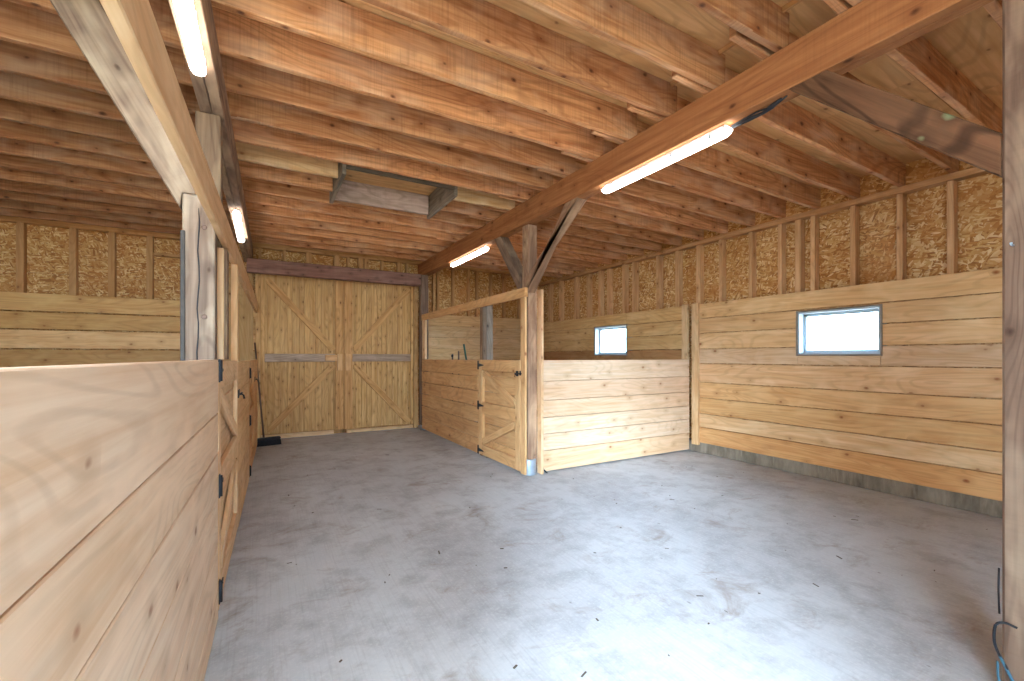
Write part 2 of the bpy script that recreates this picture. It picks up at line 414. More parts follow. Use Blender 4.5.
m = MB(); m.box((-1.33, YB, 2.66), (-.98, YB + .08, 2.70), 0, (.8, .7, .55)); m.box((-1.02, YB, 2.70), (-.985, YB + .08, 2.92), 2, (.85, .75, .6)); m.build('blocking', M['stud'], wb)
for x in (-.06, .27, .60, 1.02, 1.22, 1.40, 1.50, 1.78, 2.06, 2.22):
    m = MB(); m.box((x, YB, 2.5), (x + R.choice((.04, .08)), YB + .088, 2.93), 2, (1, .95, .8)); m.build('stud', M['stud'], wb)
m = MB(); m.box((-.12, YB, 2.62), (2.36, YB + .088, 2.70), 0, (1, .95, .8)); m.build('door_header_plate', M['stud'], wb)
for x in (2.52, 2.72, 2.80, 3.1, 3.42, 3.6, 3.9, 4.2, 4.55, 4.8):
    m = MB(); m.box((x, YB, 1.95), (x + .042, YB + .088, 2.93), 2, (.9, .8, .66)); m.build('stud', M['stud'], wb)
m = MB(); m.box((XL, YB - .01, 2.92), (5.08, YB + .088, 3.0), 0, (.92, .84, .66)); m.build('top_plate', M['stud'], wb)
m = MB(); m.box((-.62, YB - .06, 1.0), (-.13, YB - .036, 2.55), 2, (.62, .64, .62)); m.build('plywood_sheet', M['plywood'], wb)
m = MB(); m.box((2.51, YB - .05, 1.2), (2.62, YB - .02, 2.5), 2, (1, .98, .86)); m.build('trim_board', M['pine'], wb)

# left and front walls (outside the frame; they shape the light)
m = MB(); m.box((XL - .05, YN, 0), (XL, YB + .1, 3.14), 1, (1, 1, 1), 0); struct(m.build('wall_left', M['osb']))
OPX0, OPX1, OPZ = -1.8, .42, 3.0
m = MB()
m.box((XL, YN - .08, 0), (OPX0, YN, 3.14), 0, (1, 1, 1), 0); m.box((OPX1, YN - .08, 0), (5.15, YN, 3.14), 0, (1, 1, 1), 0)
m.box((OPX0, YN - .08, OPZ), (OPX1, YN, 3.14), 0, (1, 1, 1), 0)
struct(m.build('wall_front', M['osb'], origin=(0, YN, 0)))

# ------------------------------------------------------------------ ceiling decking
m = MB(); y = YN - .1
while y < YB + .15:
    y2 = min(y + 1.22, YB + .15)
    x = XL
    for x2 in (-1.5, .72, 2.42):
        k = R.uniform(.88, 1); m.box((x + .002, y, ZD), (x2 - .002, y2 - .004, ZD + .015), 0, (k, k * .98, k * .95), 0); x = x2
    y = y2
cl = struct(m.build('ceiling', M['plywood'], origin=(0, 0, ZD)))
# right bay deck, falling gently towards the right wall
SL = .041
def zr(x): return 2.89 - SL * (x - 2.45)      # underside of right-bay joists
HR = .215
m = MB(); y = YN - .1; j = 0
ang = math.atan(SL)
while y < YB + .15:
    y2 = min(y + 1.22, YB + .15)
    for (xa, xb) in ((2.42, 3.7 + (j % 2) * .5), (3.7 + (j % 2) * .5, 5.16)):
        za, zb = zr(xa) + HR, zr(xb) + HR; k = R.uniform(.9, 1.0)
        m.prism([(0, 0), (math.hypot(xb - xa, zb - za) - .003, 0), (math.hypot(xb - xa, zb - za) - .003, .015), (0, .015)], y2 - y - .004,
                Matrix.Translation((xa, (y + y2) / 2, za)) @ Matrix.Rotation(ang, 4, 'Y'), (k, k * .98, k * .95), 0)
    y = y2; j += 1
m.build('decking', M['plywood'], cl)
m = MB(); m.box((XL - .1, YN - .15, ZD + .05), (5.2, YB + .2, ZD + .09), 1, (1, 1, 1), 0)  # unseen slab and edge strips added to block sky through the deck seams
m.box((XL - .1, YN - .15, ZD - .12), (XL - .05, YB + .2, ZD + .05), 1, (1, 1, 1), 0); m.box((5.15, YN - .15, ZD - .3), (5.2, YB + .2, ZD + .05), 1, (1, 1, 1), 0)
m.box((XL - .1, YN - .15, ZD - .12), (5.2, YN - .1, ZD + .05), 0, (1, 1, 1), 0)
m.build('sky_leak_cover', M['plywood'], cl)
m = MB(); m.box((2.405, YN, ZD - .03), (2.42, YB, ZD + .02), 1, (.8, .7, .6), 0); m.build('fascia', M['plywood'], cl)
m = MB(); m.box((XW + .10, YN, 2.785), (XW + .128, YB, 3.02), 1, (1, .9, .75), 0); m.build('rim_board', M['osb'], cl)

# ------------------------------------------------------------------ joists
ordn = ['first', 'second', 'third', 'fourth', 'fifth', 'sixth', 'seventh', 'eighth', 'ninth', 'tenth', 'eleventh', 'twelfth', 'thirteenth', 'fourteenth', 'fifteenth', 'sixteenth', 'seventeenth', 'eighteenth', 'nineteenth', 'twentieth', 'last but two', 'last but one', 'last', 'last']
def rough_profile(L, h, taper=0.0):
    n = max(4, int(L / .16)); pts = []
    for i in range(n + 1):
        pts.append((L * i / n, R.uniform(-.003, .003)))
    pts += [(L, h), (0, h)]
    return pts
NB = 23
ys = [1.36 + .370 * (k) for k in range(-6, 17)]       # aisle joists, from behind the camera to the back
HJ = ZD - ZJ
def joist(x0, x1, y, z0, h, label, group, mat='joist', tint=None, dy=0, dz=0, name='ceiling_joist'):
    L = math.sqrt((x1 - x0) ** 2 + dy * dy + dz * dz)
    d = Vector((x1 - x0, dy, dz)).normalized(); yv = Vector((0, 0, 1)).cross(d).normalized(); zv = d.cross(yv)
    fr = Matrix((( d.x, yv.x, zv.x, x0), (d.y, yv.y, zv.y, y), (d.z, yv.z, zv.z, z0), (0, 0, 0, 1)))
    m = MB(); m.prism(rough_profile(L, h - .002), .042, fr, tint or vary(.12, .05), .004)
    return tag(m.build(name, M[mat]), label, 'joist', group)
HX0, HX1 = .64, 1.66           # hatch
k2 = 0
for k, y in enumerate(ys):
    if y < .55: continue
    n = len(ys) - 1 - k
    o = ordn[n]
    gl = 'rough-sawn joists over the aisle'
    where = 'orange ceiling joist crossing the aisle, %s counted from the back doors' % o
    yy = y + R.uniform(-.012, .012)
    if abs(y - 4.32) < .1 or abs(y - 4.69) < .1:
        pale = abs(y - 4.32) < .1
        mt = 'pale_joist' if pale else 'joist'
        cn = ('pale', 'nearest the camera') if pale else ('reddish', 'nearest the doors')
        joist(-.30, HX0 - .04, yy, ZJ, HJ, '%s short joist ending at the left of the ceiling hatch, %s' % cn, 'short joists beside the hatch', mt)
        joist(HX1 + .04, 2.47, yy, ZJ, HJ, '%s short joist between hatch and right beam, %s' % cn, 'short joists beside the hatch', mt)
        continue
    joist(-.32, 2.475, yy, ZJ + R.uniform(-.004, .003), HJ, where, gl, tint=vary(.30, .07))
    # second
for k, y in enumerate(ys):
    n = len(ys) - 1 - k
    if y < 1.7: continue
    joist(XL + .01, -.24, y + .055 + R.uniform(-.01, .01), ZJ + .001, HJ, 'ceiling joist darkened for the dim left bay, %s counted from the back wall' % ordn[n], 'joists over the left bay', tint=tuple(c * .68 for c in vary(.3, .06)))  # tint lowered to put the dim bay's shade into the wood colour
for k in range(-5, 17):
    yb = 1.36 + .37 * k + .06
    yw = 1.352 + .350 * k + .03
    if yb > YB - .05 or yb < .3: continue
    if yw > YB - .1: yw = YB - .1
    n = 16 - k
    x0, x1 = 2.12, 5.07
    sl = (yw - yb) / (5.0 - 2.45)
    joist(x0, x1, yb + sl * (x0 - 2.45), zr(x0) + .006, HR - .004, 'reddish ceiling joist sloping over the right bay, %s from the back wall' % ordn[n], 'joists over the right bay', tint=tuple(c * 1.1 for c in vary(.26, .06)), dy=sl * (x1 - x0), dz=zr(x1) - zr(x0))

# hatch frame in the ceiling
hf = thing('hatch_frame', (1.15, 4.5, ZJ), 'grey weathered board frame of the square hatch opening between the aisle joists', 'hatch')
m = MB(); m.box((HX0 - .035, 4.10, ZJ - .035), (HX0, 4.95, ZD - .005), 1, (.8, .78, .70)); m.build('side_board', M['greywood'], hf)
m = MB(); m.box((HX1, 4.10, ZJ - .035), (HX1 + .035, 4.95, ZD - .005), 1, (.78, .75, .68)); m.build('side_board', M['greywood'], hf)
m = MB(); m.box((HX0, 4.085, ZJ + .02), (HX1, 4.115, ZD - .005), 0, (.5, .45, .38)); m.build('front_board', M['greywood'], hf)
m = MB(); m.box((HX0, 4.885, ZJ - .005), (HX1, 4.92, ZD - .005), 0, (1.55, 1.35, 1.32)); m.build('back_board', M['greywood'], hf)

# ------------------------------------------------------------------ beams
m = MB()
BX0, BX1 = 2.400, 2.528
m.box((BX0, YN, ZB), (BX0 + .062, YB - .1, ZJ - .003), 1, (1, .93, .86), .004)
m.box((BX0 + .066, YN, ZB + .004), (BX1, YB - .1, ZJ - .005), 1, (.98, .93, .88), .004)
tag(m.build('support_beam', M['beam']), 'long brown doubled beam running above the corner post along the right side of the aisle', 'beam')
LX0, LX1 = -.322, -.206
m = MB()
LBM = Matrix.Translation((0, 2.6, 0)) @ Matrix.Rotation(-.015, 4, 'Z') @ Matrix.Translation((0, -2.6, 0))
m.box((LX0, YN, ZB), (LX0 + .056, YB - .1, ZJ - .003), 1, (1.0, .92, .82), .004, mat=LBM)
m.box((LX0 + .06, YN, ZB + .004), (LX1, YB - .1, ZJ - .003), 1, (1.05, .92, .8), .004, mat=LBM)
tag(m.build('support_beam', M['oldpost']), 'long grey-brown beam above the left stall row carrying two strip lights', 'beam')
# door header beam
m = MB(); m.box((-.205, 7.30, 2.465), (2.36, 7.43, 2.665), 0, (.95, .93, .90), .008)
tag(m.build('header_beam', M['header']), 'purplish knotty square timber spanning above the double barn doors', 'beam')

# ------------------------------------------------------------------ posts
# corner post of the right stall
cp = thing('corner_post', (2.47, 4.03, 0), 'tall square timber post at the near corner of the right stall', 'post')
m = MB(); m.box((2.44, 3.965, .10), (2.553, 4.09, ZB - .002), 2, (1.3, 1.08, .9), .006); m.build('post_shaft', M['oldpost'], cp)
m = MB(); m.tube([(2.475, 4.01, 0), (2.475, 4.01, .01), (2.475, 4.01, .15), (2.475, 4.01, .165)], [.078, .080, .080, .076], 20); m.build('metal_footing', M['galv'], cp)
m = MB(); m.box((XR, 3.885, .03), (XR + .024, 3.975, 1.868), 2, (.96, .80, .60)); m.build('jamb_board', M['pine'], cp)
m = MB(); m.box((2.556, 3.885, .01), (2.584, 3.97, 1.965), 2, (1.0, .93, .86)); m.build('corner_trim', M['pine'], cp)
def yzprism(name, poly, x0, x1, mat, label, cat, group=None, tint=None):
    """poly given as (y,z) world; long axis follows first edge"""
    a, b = Vector((poly[0][0], poly[0][1])), Vector((poly[1][0], poly[1][1]))
    d = (b - a).normalized(); loc = []
    for p in poly:
        q = Vector(p) - a; loc.append((q.dot(d), d.x * q.y - d.y * q.x))
    fr = Matrix(((0, -1, 0, (x0 + x1) / 2), (d.x, 0, -d.y, a.x), (d.y, 0, d.x, a.y), (0, 0, 0, 1)))
    m = MB(); m.prism(loc, abs(x1 - x0), fr, tint, .004)
    return tag(m.build(name, M[mat]), label, cat, group)
yzprism('knee_brace', [(3.965, 1.93), (3.27, ZB), (3.10, ZB), (3.965, 2.11 - .02)][::1], 2.412, 2.525, 'oldpost', 'diagonal timber brace rising from the corner post towards the camera', 'brace', tint=(1.1, .88, .7))
yzprism('knee_brace', [(4.105, 1.94), (4.70, ZB), (4.54, ZB), (4.105, 2.12)], 2.412, 2.525, 'oldpost', 'diagonal timber brace rising from the corner post towards the back doors', 'brace', tint=(.8, .7, .62))
# near right post with its dark brace
np_ = thing('near_post', (2.47, .46, 0), 'thick timber post at the right edge of the photo, closest to the camera', 'post')
m = MB(); m.box((2.402, .385, 0), (2.54, .53, ZB - .002), 2, (.78, .68, .62), .008); m.build('post_shaft', M['oldpost'], np_)
m = MB(); m.tube([(2.396, .50, 1.66), (2.375, .50, 1.66), (2.372, .50, 1.667)], .004, 6); m.build('hook_nail', M['galv'], np_)
yzprism('knee_brace', [(.532, 1.925), (1.30, ZB), (1.12, ZB), (.532, 2.09)], 2.405, 2.447, 'treated', 'dark treated brace with greenish stains between the nearest post and the beam', 'brace', tint=(1, 1, 1))
# left stall posts
m = MB(); m.box((-.362, 2.80, 0), (-.222, 2.94, 2.095), 2, (.92, .92, .9), .008)
lp = thing('stall_post', (-.29, 2.87, 0), 'thick cracked square post behind the left stall gate hinges', 'post')
m.build('post_shaft', M['oldpost'], lp)
m = MB(); pts = [(-.296 + .004 * math.sin(i * 1.7) + (.004 if i > 6 else 0), 2.797, 1.05 + i * .075) for i in range(14)]
m.tube(pts, [.001] + [.0032] * 12 + [.001], 6); m.build('drying_crack', M['black'], lp)
for z in (1.93, 1.46):
    m = MB(); m.tube([(-.268, 2.7995, z), (-.268, 2.796, z)], [.013, .010], 12); m.build('knot', M['handle'], lp)
m = MB(); m.box((-.369, 2.790, 1.0), (-.349, 2.799, 1.90), 2, (1, 1, 1), .002); m.build('steel_strap', M['darksteel'], lp)
# brace of left post, rising to the left  (XZ plane)
def xzprism(name, poly, y0, y1, mat, label, cat, tint=None):
    a, b = Vector(poly[0]), Vector(poly[1]); d = (b - a).normalized(); loc = []
    for p in poly:
        q = Vector(p) - a; loc.append((q.dot(d), d.x * q.y - d.y * q.x))
    fr = Matrix(((d.x, 0, -d.y, a.x), (0, 1, 0, (y0 + y1) / 2), (d.y, 0, d.x, a.y), (0, 0, 0, 1)))
    m = MB(); m.prism(loc, abs(y1 - y0), fr, tint, .004)
    return tag(m.build(name, M[mat]), label, cat)
xzprism('knee_brace', [(-.372, 2.02), (-.905, 2.985), (-.70, 2.985), (-.225, 2.10), (-.30, 2.096), (-.362, 2.096)], 2.80, 2.93, 'oldpost', 'wide smooth grey-beige brace leaning up and left from the cracked post', 'brace', (.92, .90, .84))
bp = thing('stall_post', (-.26, 3.14, 0), 'brown square post carrying the left beam under the end of the nearest strip light', 'post')
m = MB(); m.box((-.338, 3.07, 0), (-.214, 3.20, ZB - .002), 2, (.86, .76, .6), .006); m.build('post_shaft', M['oldpost'], bp)
m = MB(); m.box((-.30, 3.035, 1.236), (-.197, 3.069, 1.88), 2, (1.0, .93, .84)); m.build('face_board', M['pine'], bp)
m = MB(); m.box((-.2135, 3.075, 1.236), (-.182, 3.19, 1.88), 2, (.8, .66, .52)); m.build('packing_board', M['oldpost'], bp)
tag(MB().box((2.345, 7.29, .09), (2.475, 7.42, ZB - .002), 2, (.8, .74, .72), .006).build('door_post', M['oldpost']), 'dark weathered post at the right side of the barn doors', 'post')
m = MB(); m.tube([(2.42, 7.35, 0), (2.42, 7.35, .088)], .075, 18)
tag(m.build('post_base', M['galv']), 'round galvanized footing under the post right of the barn doors', 'post base')

# ------------------------------------------------------------------ barn doors
def barn_door(n, x0, x1, flip):
    o = None; m = MB(); x = x0; yf = 7.66
    zb = .07
    while x < x1 - .02:
        w = min(R.uniform(.075, .10), x1 - x)
        m.box((x + .0015, yf + R.uniform(0, .003), zb), (x + w - .0015, yf + .022, DZ + .06), 2, scale_tint((1, .96, .86), .93, 1.05), .003); x += w
    m.box((x0 - .03, yf + .0225, .0), (x1 + .03, yf + .04, DZ + .09), 2, (.8, .7, .6), 0)  # backing added so daylight does not show between the planks
    o = struct(m.build('door_%d' % n, M['door'], origin=((x0 + x1) / 2, yf, 0)))
    def fr(nm, a, b, long, tint=(1, .92, .8), mat='door', th=.038, y=None):
        yy = (yf if y is None else y)
        m = MB(); m.box((a[0], yy - th, a[1]), (b[0], yy - .001, b[1]), long, tint, .003); return m.build(nm, M[mat], o)
    ix0, ix1 = x0, x1
    if flip: fr('stile', (x1 - .05, zb), (x1, DZ), 2); fr('stile', (x0, zb), (x0 + .13, DZ), 2, (.98, .86, .74))
    else: fr('stile', (x0, zb), (x0 + .05, DZ), 2); fr('stile', (x1 - .13, zb), (x1, DZ), 2, (.98, .86, .74))
    r0, r1 = (x0 + .13, x1 - .05) if flip else (x0 + .05, x1 - .13)
    fr('middle_rail', (r0, 1.175), (r1, 1.30), 0, (1.45, 1.25, 1.08), 'greywood')
    # diagonals
    def diag(xa, za, xb, zb_, w=.095):
        a, b = Vector((xa, za)), Vector((xb, zb_)); d = (b - a).normalized(); nrm = Vector((-d.y, d.x)) * w / 2
        L = (b - a).length
        f = Matrix(((d.x, 0, -d.y, a.x), (0, 1, 0, yf - .02), (d.y, 0, d.x, a.y), (0, 0, 0, 1)))
        c = w * .45
        poly = [(0, -w / 2 + c), (c, -w / 2), (L - c, -w / 2), (L, -w / 2 + c), (L, w / 2), (0, w / 2)]
        m = MB(); m.prism([(p[0], p[1]) for p in poly], .036, f, (.98, .88, .74), .003); m.build('diagonal_brace', M['door'], o)
    if flip:
        diag(r1 - .02, 2.44, r0 + .02, 1.36); diag(r0 + .02, 1.12, r1 - .02, .10)
    else:
        diag(r0 + .02, 2.44, r1 - .02, 1.36); diag(r1 - .02, 1.12, r0 + .04, .12)
    bx = (x0 + .02) if flip else (x1 - .10)
    m = MB(); m.box((bx, yf - .085, 1.03), (bx + .075, yf - .04, 1.30), 2, (1, .88, .7)); m.build('latch_block', M['pine'], o)
    if not flip:
        m = MB(); m.box((x1 - .28, yf - .062, 1.19), (x1 - .10, yf - .04, 1.285), 0, (.98, .84, .66)); m.build('latch_bar', M['pine'], o)
    return o
barn_door(1, -.03, 1.148, False); barn_door(2, 1.156, 2.31, True)
struct(tag(MB().box((-.03, 7.63, 0), (1.0, 7.70, .062), 0, (1, 1, .95), .004).build('door_sill', M['pine']), 'x', 'x'))
struct(tag(MB().box((1.2, 7.63, 0), (2.31, 7.70, .05), 0, (1, 1, .95), .004).build('door_sill', M['pine']), 'x', 'x'))
for o in list(col.objects):
    if o.name.startswith('door_sill'): del o['label']; del o['category']; o.name = 'trim_1' if 'trim_1' not in bpy.data.objects else 'trim_2'
struct(MB().box((-.10, 7.62, 0), (-.035, 7.74, 2.55), 2, (.9, .82, .72)).build('trim_3', M['door']))
struct(MB().box((2.312, 7.60, 0), (2.39, 7.74, 2.55), 2, (.8, .7, .6)).build('trim_4', M['door']))

# ------------------------------------------------------------------ iron fittings
def t_hinge(par, P, along, out, size=1.0, bz=.055):
    """T hinge: vertical plate at P, tapering strap along 'along', on face with normal 'out'"""
    P, along, out = Vector(P), Vector(along), Vector(out); up = Vector((0, 0, 1))
    fr = Matrix(((along.x, -out.x, 0, P.x), (along.y, -out.y, 0, P.y), (0, 0, 1, P.z), (0, 0, 0, 1)))
    m = MB()
    m.prism([(-.016, -bz), (.012, -bz), (.012, bz), (-.016, bz)], .005, fr, (1, 1, 1), .001)
    m.prism([(.012, -.022), (.14 * size, -.007), (.155 * size, 0), (.14 * size, .007), (.012, .022)], .005, fr, (1, 1, 1), .001)
    q = P + out * .005
    pin = MB(); pin.tube([q - up * bz * .9, q + up * bz * .9], .007, 8)
    for dz in (-.04, .04): m.tube([P + up * dz, P + up * dz + out * .006], .005, 6)
    for da in (.04, .09): m.tube([P + along * da, P + along * da + out * .006], .004, 6)
    h = m.build('hinge', M['black'], par); pin.build('hinge_pin', M['black'], h); return h
def latch(par, P, along, out):
    P, along, out = Vector(P), Vector(along), Vector(out); up = Vector((0, 0, 1))
    fr = Matrix(((along.x, -out.x, 0, P.x), (along.y, -out.y, 0, P.y), (0, 0, 1, P.z), (0, 0, 0, 1)))
    m = MB(); m.prism([(-.03, -.028), (.02, -.028), (.02, .028), (-.03, .028)], .006, fr, (1, 1, 1), .001)
    m.prism([(.045, -.02), (.07, -.02), (.07, .03), (.045, .03)], .006, fr, (1, 1, 1), .001)
    pin = MB(); pin.tube([P - along * .03 + out * .014, P + along * .10 + out * .014], .007, 8)
    pin.tube([P + out * .014, P + out * .03 - up * .01, P + out * .035 - up * .035], .006, 8)
    h = m.build('latch', M['black'], par); pin.build('bolt', M['black'], h); return h

# ------------------------------------------------------------------ right stall, aisle side
GY0, GY1 = 3.985, 5.02
zsp = [.03, .23, .425, .625, .825, 1.01, 1.215]
tp = [(.92, .74, .54), (.95, .77, .56), (.98, .84, .64), (.93, .76, .56), (.98, .82, .6), (.94, .78, .56)]
sp = thing('stall_partition', (2.37, 6.1, 0), 'low honey-coloured plank partition between the right stall gate and the barn doors', 'partition')
m = MB()
for i in range(6):
    cuts = [5.03] + ([6.35] if i == 3 else []) + [7.28]
    for a, b in zip(cuts, cuts[1:]):
        m.box((XR + R.uniform(0, .008), a + .001, zsp[i] + .005), (XR + .036, b - .002, zsp[i + 1] - .005), 1, scale_tint(tp[i], .90, 1.04), .006)
m.build('board_panel', M['pine'], sp)
m = MB(); m.box((XR + .037, 5.4, .03), (XR + .11, 5.45, 1.21), 2, (.9, .8, .7)); m.build('backing_stud', M['pine'], sp)
m = MB(); m.box((XR + .057, 5.013, 0), (XR + .097, 5.085, 1.95), 2, (1.0, .8, .6))
tag(m.build('rail_stud', M['oldpost']), 'narrow brown stud standing by the gate hinges between partition and upper rail, right stall', 'post')
tag(MB().box((XR + .057, 4.89, 0), (XR + .145, 5.01, 1.95), 2, (1.15, 1.12, 1.1), .005).build('rail_post', M['greywood']), 'grey weathered post behind the right stall gate, up to the upper rail', 'post')
tag(MB().box((XR + .003, 7.12, 1.217), (XR + .04, 7.26, 1.868), 2, (1.1, 1.08, 1.0)).build('rail_stud', M['pine']), 'pale stud under the far end of the right upper rail, beside the barn doors', 'post')
tag(MB().box((XR - .002, 3.885, 1.872), (XR + .036, 7.285, 1.97), 1, (.98, .82, .6)).build('upper_rail', M['pine']), 'honey-coloured horizontal rail above the right stall gate and partition', 'rail')
# gate
def gate(name, P0, ang, W, zb, zt, label, tints, hinge_far, lat_z, st_tint, hz):
    """gate in local frame: local +y runs along the gate, local -x is the aisle face"""
    o = thing(name, P0, label, 'gate')
    Mx = Matrix.Translation(P0) @ Matrix.Rotation(ang, 4, 'Z')
    s = 1 if tints[0] is not None else 1
    def bx(nm, a, b, long, tint, mat='pine', bev=.003):
        m = MB(); m.box(a, b, long, tint, bev, mat=Mx); return m.build(nm, M[mat], o)
    return o, Mx, bx
def make_gate(name, P0, ang, W, zb, zt, side, label, hinge_at_start, hz, lat_z, base_t, stile_t):
    """side=-1: aisle face towards local -x ; +1: towards +x. starts at y=0 runs to W"""
    o, Mx, bx = gate(name, P0, ang, W, zb, zt, label, [1], 0, 0, 0, 0)
    th, ft = (.016, .026) if side > 0 else (.022, .04)
    def X(a, b):  # depth from the aisle face inwards
        return (side * -a, side * -b) if True else None
    fa, fb = 0.0, ft           # frame occupies depth 0..ft, boards behind
    def rng(a, b, y0, y1, z0, z1):
        xs = sorted((-side * a, -side * b)); return (xs[0], y0, z0), (xs[1], y1, z1)
    m = MB(); nz = 6
    for i in range(nz):
        z0, z1 = zb + (zt - zb) * i / nz, zb + (zt - zb) * (i + 1) / nz
        a, b = rng(ft + .001 + R.uniform(0, .002), ft + th, .004, W - .004, z0 + .003, z1 - .003)
        m.box(a, b, 1, scale_tint(base_t, .86, .98), .003, mat=Mx)
    m.build('board_panel', M['pine'], o)
    sw = .10
    for nm, y0, y1 in (('stile', 0, sw), ('stile', W - sw, W)):
        bx(nm, *rng(fa, fb, y0, y1, zb, zt), 2, stile_t)
    for nm, z0, z1 in (('bottom_rail', zb, zb + .12), ('middle_rail', (zb + zt) / 2 - .075, (zb + zt) / 2 + .065), ('top_rail', zt - .13, zt)):
        bx(nm, *rng(fa + .001, fb, sw, W - sw, z0, z1), 1, tuple(c * .98 for c in base_t))
    zm = (zb + zt) / 2
    hy, ly = (0, W) if hinge_at_start else (W, 0)
    sgn = 1 if hinge_at_start else -1
    def diag(ya, za, yb, zb_, w=.075):
        a, b = Vector((ya, za)), Vector((yb, zb_)); d = (b - a).normalized(); L = (b - a).length; c = w * .5
        poly = [(0, -w / 2 + c), (c * .8, -w / 2), (L - c * .8, -w / 2), (L, -w / 2 + c), (L, w / 2 - c), (L - c * .8, w / 2), (c * .8, w / 2), (0, w / 2 - c)]
        f = Matrix(((0, 1, 0, -side * (fa + fb) / 2 + side * .002), (d.x, 0, -d.y, a.x), (d.y, 0, d.x, a.y), (0, 0, 0, 1)))
        m = MB(); m.prism(poly, ft - .004, Mx @ f, tuple(c * 1.0 for c in stile_t), .003); m.build('diagonal_brace', M['pine'], o)
    diag(hy + sgn * (sw + .01), zt - .16, ly - sgn * (sw + .01), zm + .10)
    diag(ly - sgn * (sw + .01), zm - .11, hy + sgn * (sw + .01), zb + .16)
    R3 = Mx.to_3x3(); al = R3 @ Vector((0, sgn, 0)); out = R3 @ Vector((side, 0, 0))
    for z in hz:
        t_hinge(o, Mx @ Vector((side * .004, hy + (.004 if hinge_at_start else -.004), 0)) + Vector((0, 0, z)), al, out)
    latch(o, Mx @ Vector((side * .004, ly - sgn * .045, 0)) + Vector((0, 0, lat_z)), al, out)
    return o
make_gate('stall_gate', (XR, GY0, 0), 0, GY1 - GY0 - .01, .045, 1.215, -1, 'low plank gate with two diagonal braces and black hinges on the right stall', False, (1.15, .65, .095), 1.075, (.97, .80, .58), (.98, .84, .64))

# right stall front
sf = thing('stall_partition', (3.8, 3.95, 0), 'pale low plank partition facing the camera, from the corner post to the right wall', 'partition')
m = MB(); zf = [.02, .245, .425, .60, .785, .99, 1.218]
tf = [(1.0, .86, .70), (1.03, .96, .88), (1.04, .97, .88), (1.0, .88, .76), (1.0, .87, .76), (1.05, .98, .9)]
for i in range(6):
    m.box((2.586, YF + R.uniform(0, .003), zf[i] + .003), (XW - .026, YF + .036, zf[i + 1] - .002), 0, tuple(c * .93 for c in tf[i]))
m.build('board_panel', M['pine_near'], sf)
for x in (3.2, 4.0, 4.88):
    m = MB(); m.box((x, YF + .038, .02), (x + .04, YF + .12, 1.2), 2, (.9, .85, .8)); m.build('backing_stud', M['pine'], sf)
m = MB(); m.tube([(2.60, 3.92, .055), (2.62, 3.91, .03), (2.64, 3.90, .012)], [.006, .009, .006], 8)
m.box((2.592, 3.915, .035), (2.606, 3.928, .075), 2, (1, 1, 1), .002)
m.build('floor_bolt', M['black'], sf)

# ------------------------------------------------------------------ left stall row
aL = -math.atan(.025)
def LF(y): return Matrix.Translation((xl(y), y, 0)) @ Matrix.Rotation(aL, 4, 'Z')
lp1 = thing('stall_partition', (xl(1) - .02, .8, 0), 'large pale plank partition in the left foreground, nearest the camera', 'partition')
m = MB(); zl = [.02, .155, .375, .60, .80, .985, 1.24]
tl = [(1.0, .96, .90), (1.02, .97, .92), (1.03, .98, .94), (1.0, .94, .88), (1.03, .95, .86), (1.06, 1.0, .94)]
Lm = LF(.12)
for i in range(6):
    g = (.0008 if i in (1, 2) else .0025)
    m.box((-.036, 0, zl[i] + g), (0 - R.uniform(0, .002), 2.36, zl[i + 1] - .002), 1, tl[i], .003, mat=Lm)
m.build('board_panel', M['pine_near'], lp1)
m = MB(); m.box((-.13, 2.28, .02), (-.038, 2.32, 1.2), 2, (.9, .85, .8), mat=Lm); m.build('backing_stud', M['pine'], lp1)
make_gate('stall_gate', (xl(2.49), 2.49, 0), aL, 1.20, .05, 1.225, 1, 'pale plank gate with black hinges just beyond the near partition, left stall row', True, (1.185, .64, .14), .99, (1.04, 1.0, .94), (1.08, 1.04, .98))
lp2 = thing('stall_partition', (xl(4.4) - .02, 4.4, 0), 'narrow section of low partition between the two gates of the left stall row', 'partition')
m = MB(); Lm = LF(3.70)
for i in range(6): m.box((-.036, 0, zsp[i] + .002), (-R.uniform(0, .002), 1.36, zsp[i + 1] - .001), 1, (.98, .88, .72), .003, mat=Lm)
m.build('board_panel', M['pine'], lp2)
make_gate('stall_gate', (xl(5.08), 5.08, 0), aL, 1.15, .05, 1.215, 1, 'honey-coloured far gate of the left stall row, nearest the broom', True, (1.09, .62, .12), .98, (.96, .80, .60), (.98, .84, .66))
lp3 = thing('stall_partition', (xl(6.9) - .02, 6.9, 0), 'last low plank section of the left stall row, beside the broom', 'partition')
m = MB(); Lm = LF(6.24)
for i in range(6): m.box((-.036, 0, zsp[i] + .002), (-R.uniform(0, .002), .93, zsp[i + 1] - .001), 1, (.95, .78, .56), .003, mat=Lm)
m.build('board_panel', M['pine'], lp3)
m = MB(); m.box((-.045, -3.4, 1.905), (-.012, 5.15, 2.06), 1, (.92, .86, .78), .004, mat=LF(2.4))
tag(m.build('upper_rail', M['pine']), 'beige horizontal rail above the left stall row, running from overhead to the back wall', 'rail')
m = MB(); m.box((-.040, 0, 1.218), (0.0, .075, 1.90), 2, (1.08, 1.0, .86), .003, mat=LF(3.62))
tag(m.build('rail_stud', M['pine']), 'pale narrow stud between the left gate and the left upper rail', 'post')

